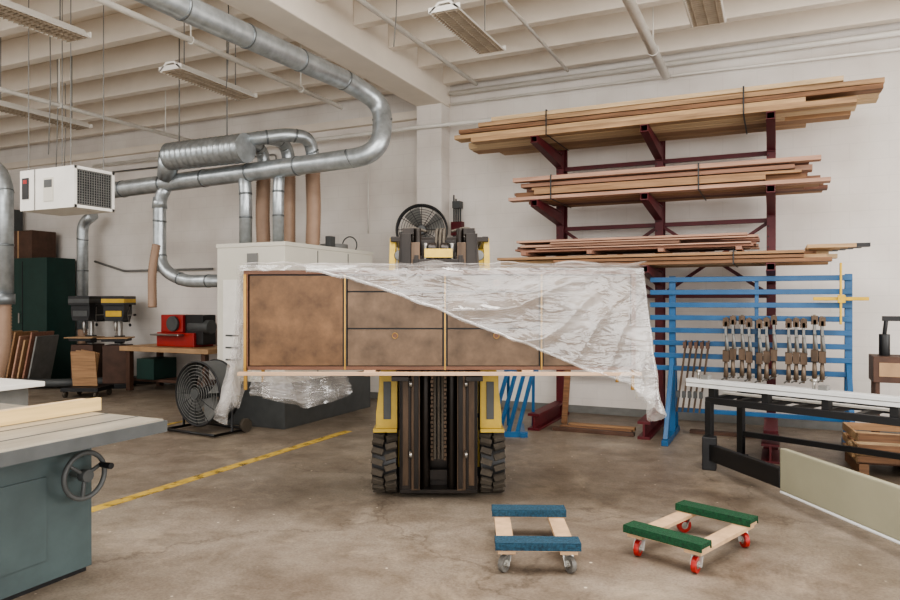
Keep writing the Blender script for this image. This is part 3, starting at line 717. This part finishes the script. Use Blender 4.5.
for k in range(8):
    m = [M_ply, PINKW[0], M_mgrey, WOODS[1], PINKW[1]][k % 5]
    R = Matrix.Rotation(.35, 4, 'Z') @ Matrix.Rotation(.2, 4, 'Y')
    h = 1.0-.07*(k % 3)
    g.box(Vector((-12.85+.12*k, 8.15+.02*k, 0))+R.to_3x3() @ Vector((0, 0, h/2)), (.03, .6, h), m, R)
g.b2(-13.05, -11.75, 7.85, 8.5, 0, .03, M_brown)
g.done()
g = G('workbench')
g.b2(-10.2, -8.2, 8.5, 9.3, .68, .76, M_ply)
for u in (-10.1, -8.4):
    for v in (8.55, 9.2): g.b2(u, u+.09, v, v+.09, 0, .68, M_brown)
g.b2(-10.1, -8.4, 8.7, 9.1, .15, .2, M_brown); g.b2(-9.9, -9.5, 8.6, 9.1, .2, .55, M_green); g.done(bevel=.006)
g = G('bench_sander')
g.b2(-9.6, -8.75, 8.75, 9.2, .76, 1.0, M_redbr); g.b2(-9.5, -9.0, 8.75, 9.1, 1.0, 1.3, M_redbr); g.cyl((-9.2, 8.7, 1.15), (-9.2, 8.76, 1.15), .13, M_dgrey); g.cyl((-8.95, 8.9, 1.1), (-8.5, 8.9, 1.1), .12, M_dgrey)
g.b2(-9.6, -8.95, 8.6, 8.75, .95, .98, M_steel); g.b2(-9.0, -8.6, 8.8, 9.1, .8, 1.3, M_black); g.done(bevel=.015)

# ------------------------------------------------------------------ sliding table at right
g = G('sliding_saw_table')
L = 2.6
g.b2(-.2, L, -.02, .09, .725, .8, M_alu); g.b2(-.2, L, -.024, -.02, .76, .766, M_mgrey); g.b2(-.2, L, .09, .22, .745, .76, M_white)
for k in range(6): x = .05+k*.5; g.b2(x-.03, x+.03, .0, .08, .64, .735, M_black)
for y in (0, .62): g.b2(0, L, y-.025, y+.025, .58, .64, M_black)
for k in range(11): x = .03+k*.25; g.b2(x-.025, x+.025, 0, .62, .585, .635, M_black)
g.b2(.0, L, .3, .36, .64, .66, M_white); g.b2(.3, L, .6, .72, .64, .70, M_alu)
for (x, y) in ((.03, 0), (.03, .62), (1.9, .62), (2.5, 0)): g.b2(x-.03, x+.03, y-.03, y+.03, 0, .6, M_black); g.b2(x-.05, x+.05, y-.05, y+.05, 0, .015, M_black)
g.b2(.03, 2.5, .6, .64, .2, .25, M_black)
for x in (-.1, .95, 2.0):
    g.cyl((x, .03, .8), (x, .03, .87), .012, M_steel, seg=10); g.cyl((x, .03, .86), (x, .03, .885), .025, M_steel, seg=14); g.box((x+.08, .03, .82), (.07, .07, .04), M_mgrey)
x, y = aisle(2.41, 6.58); g.done((x, y, 0), ALPHA-math.radians(48.7), bevel=.004)
g = G('outrigger_arm')
a = aisle(2.38, 6.42); b = aisle(2.52, 5.3); c = aisle(2.80, 3.6)
g.bar((a[0], a[1], .16), (b[0], b[1], .2), .06, .15, M_black)
g.box((a[0], a[1], .15), (.12, .12, .3), M_black)
g.bar((b[0], b[1], .27), (c[0], c[1], .27), .05, .32, M_sage)
g.bar((b[0], b[1], .1), (c[0], c[1], .1), .06, .02, M_alu)
q = Vector((b[0], b[1], 0)).lerp(Vector((c[0], c[1], 0)), .92); g.cyl((q.x, q.y, 0), (q.x, q.y, .1), .02, M_black)
g.done(bevel=.008)
g = G('wood_crate')
for z in (.1, .2, .3): g.b2(0, .9, 0, .02, z, z+.07, WOODS[3]); g.b2(0, .9, .6, .62, z, z+.07, WOODS[1]); g.b2(0, .02, 0, .62, z, z+.07, WOODS[0]); g.b2(.88, .9, 0, .62, z, z+.07, WOODS[1])
for x in (.02, .42, .8): g.b2(x, x+.08, 0, .62, 0, .1, WOODS[3])
g.b2(0, .9, .0, .62, .1, .12, M_brown)
for k in range(5): g.box((.4, .1+.1*k, .2+.02*k), (.85, .07, .03), WOODS[k % 4], (0, .05*k-.1, .1*k))
x, y = aisle(3.6, 6.2); g.done((x, y, 0), .1, bevel=.003)
g = G('tool_cart')
g.b2(0, .6, 0, .4, .72, .98, M_brown); g.b2(.02, .58, .02, .38, .12, .16, M_brown)
for a in (.02, .54):
    for b in (.02, .34): g.b2(a, a+.04, b, b+.04, 0, .72, M_brown)
g.b2(.05, .25, -.005, 0, .78, .92, M_ply)
g.cyl((.12, .2, .98), (.12, .2, 1.2), .05, M_black); g.cyl((.12, .2, 1.2), (.14, .2, 1.38), .02, M_black); g.box((.18, .2, 1.36), (.16, .05, .05), M_black); g.cyl((.35, .2, .98), (.35, .2, 1.18), .06, M_mgrey)
g.done((.9, 8.2, 0), 0, bevel=.006)

# ------------------------------------------------------------------ light
def area(name, loc, rot, sx, sy, e, col=(1, .975, .945)):
    l = bpy.data.lights.new(name, 'AREA'); l.shape = 'RECTANGLE'; l.size = sx; l.size_y = sy; l.energy = e; l.color = col
    o = bpy.data.objects.new(name, l); bpy.context.collection.objects.link(o); o.location = loc; o.rotation_euler = rot; return o
area('rear_fill', (1.5, -3.5, 2.6), (math.radians(88), 0, math.radians(12)), 9, 3.6, 320)  # added area light behind the camera for punch; no door stands there
area('daylight_side', (6.5, 4, 2.6), (math.radians(88), 0, math.radians(90)), 7, 3.6, 420)
area('overhead_fill', (-10, 2.0, 4.6), (0, 0, 0), 5, 4, 410)  # added out-of-view fill for the far left; the ceiling has no opening
area('overhead_fill', (-1, 3.2, 4.66), (0, 0, 0), 5.5, 2.4, 430)  # added fill below the joists to brighten from above; ceiling is solid
w = bpy.data.worlds.new('daylight'); bpy.context.scene.world = w; w.use_nodes = True
w.node_tree.nodes['Background'].inputs[0].default_value = (1, .98, .955, 1); w.node_tree.nodes['Background'].inputs[1].default_value = 1.6
try: bpy.context.scene.view_settings.look = 'AgX - Medium High Contrast'
except Exception as e: print(e)

# ------------------------------------------------------------------ camera
cam = bpy.data.cameras.new('camera'); cam.lens = 28; cam.sensor_width = 36; cam.clip_start = .05
co = bpy.data.objects.new('camera', cam); bpy.context.collection.objects.link(co)
co.location = (0, 0, 1.55); co.rotation_euler = (math.radians(90), 0, ALPHA)
bpy.context.scene.camera = co
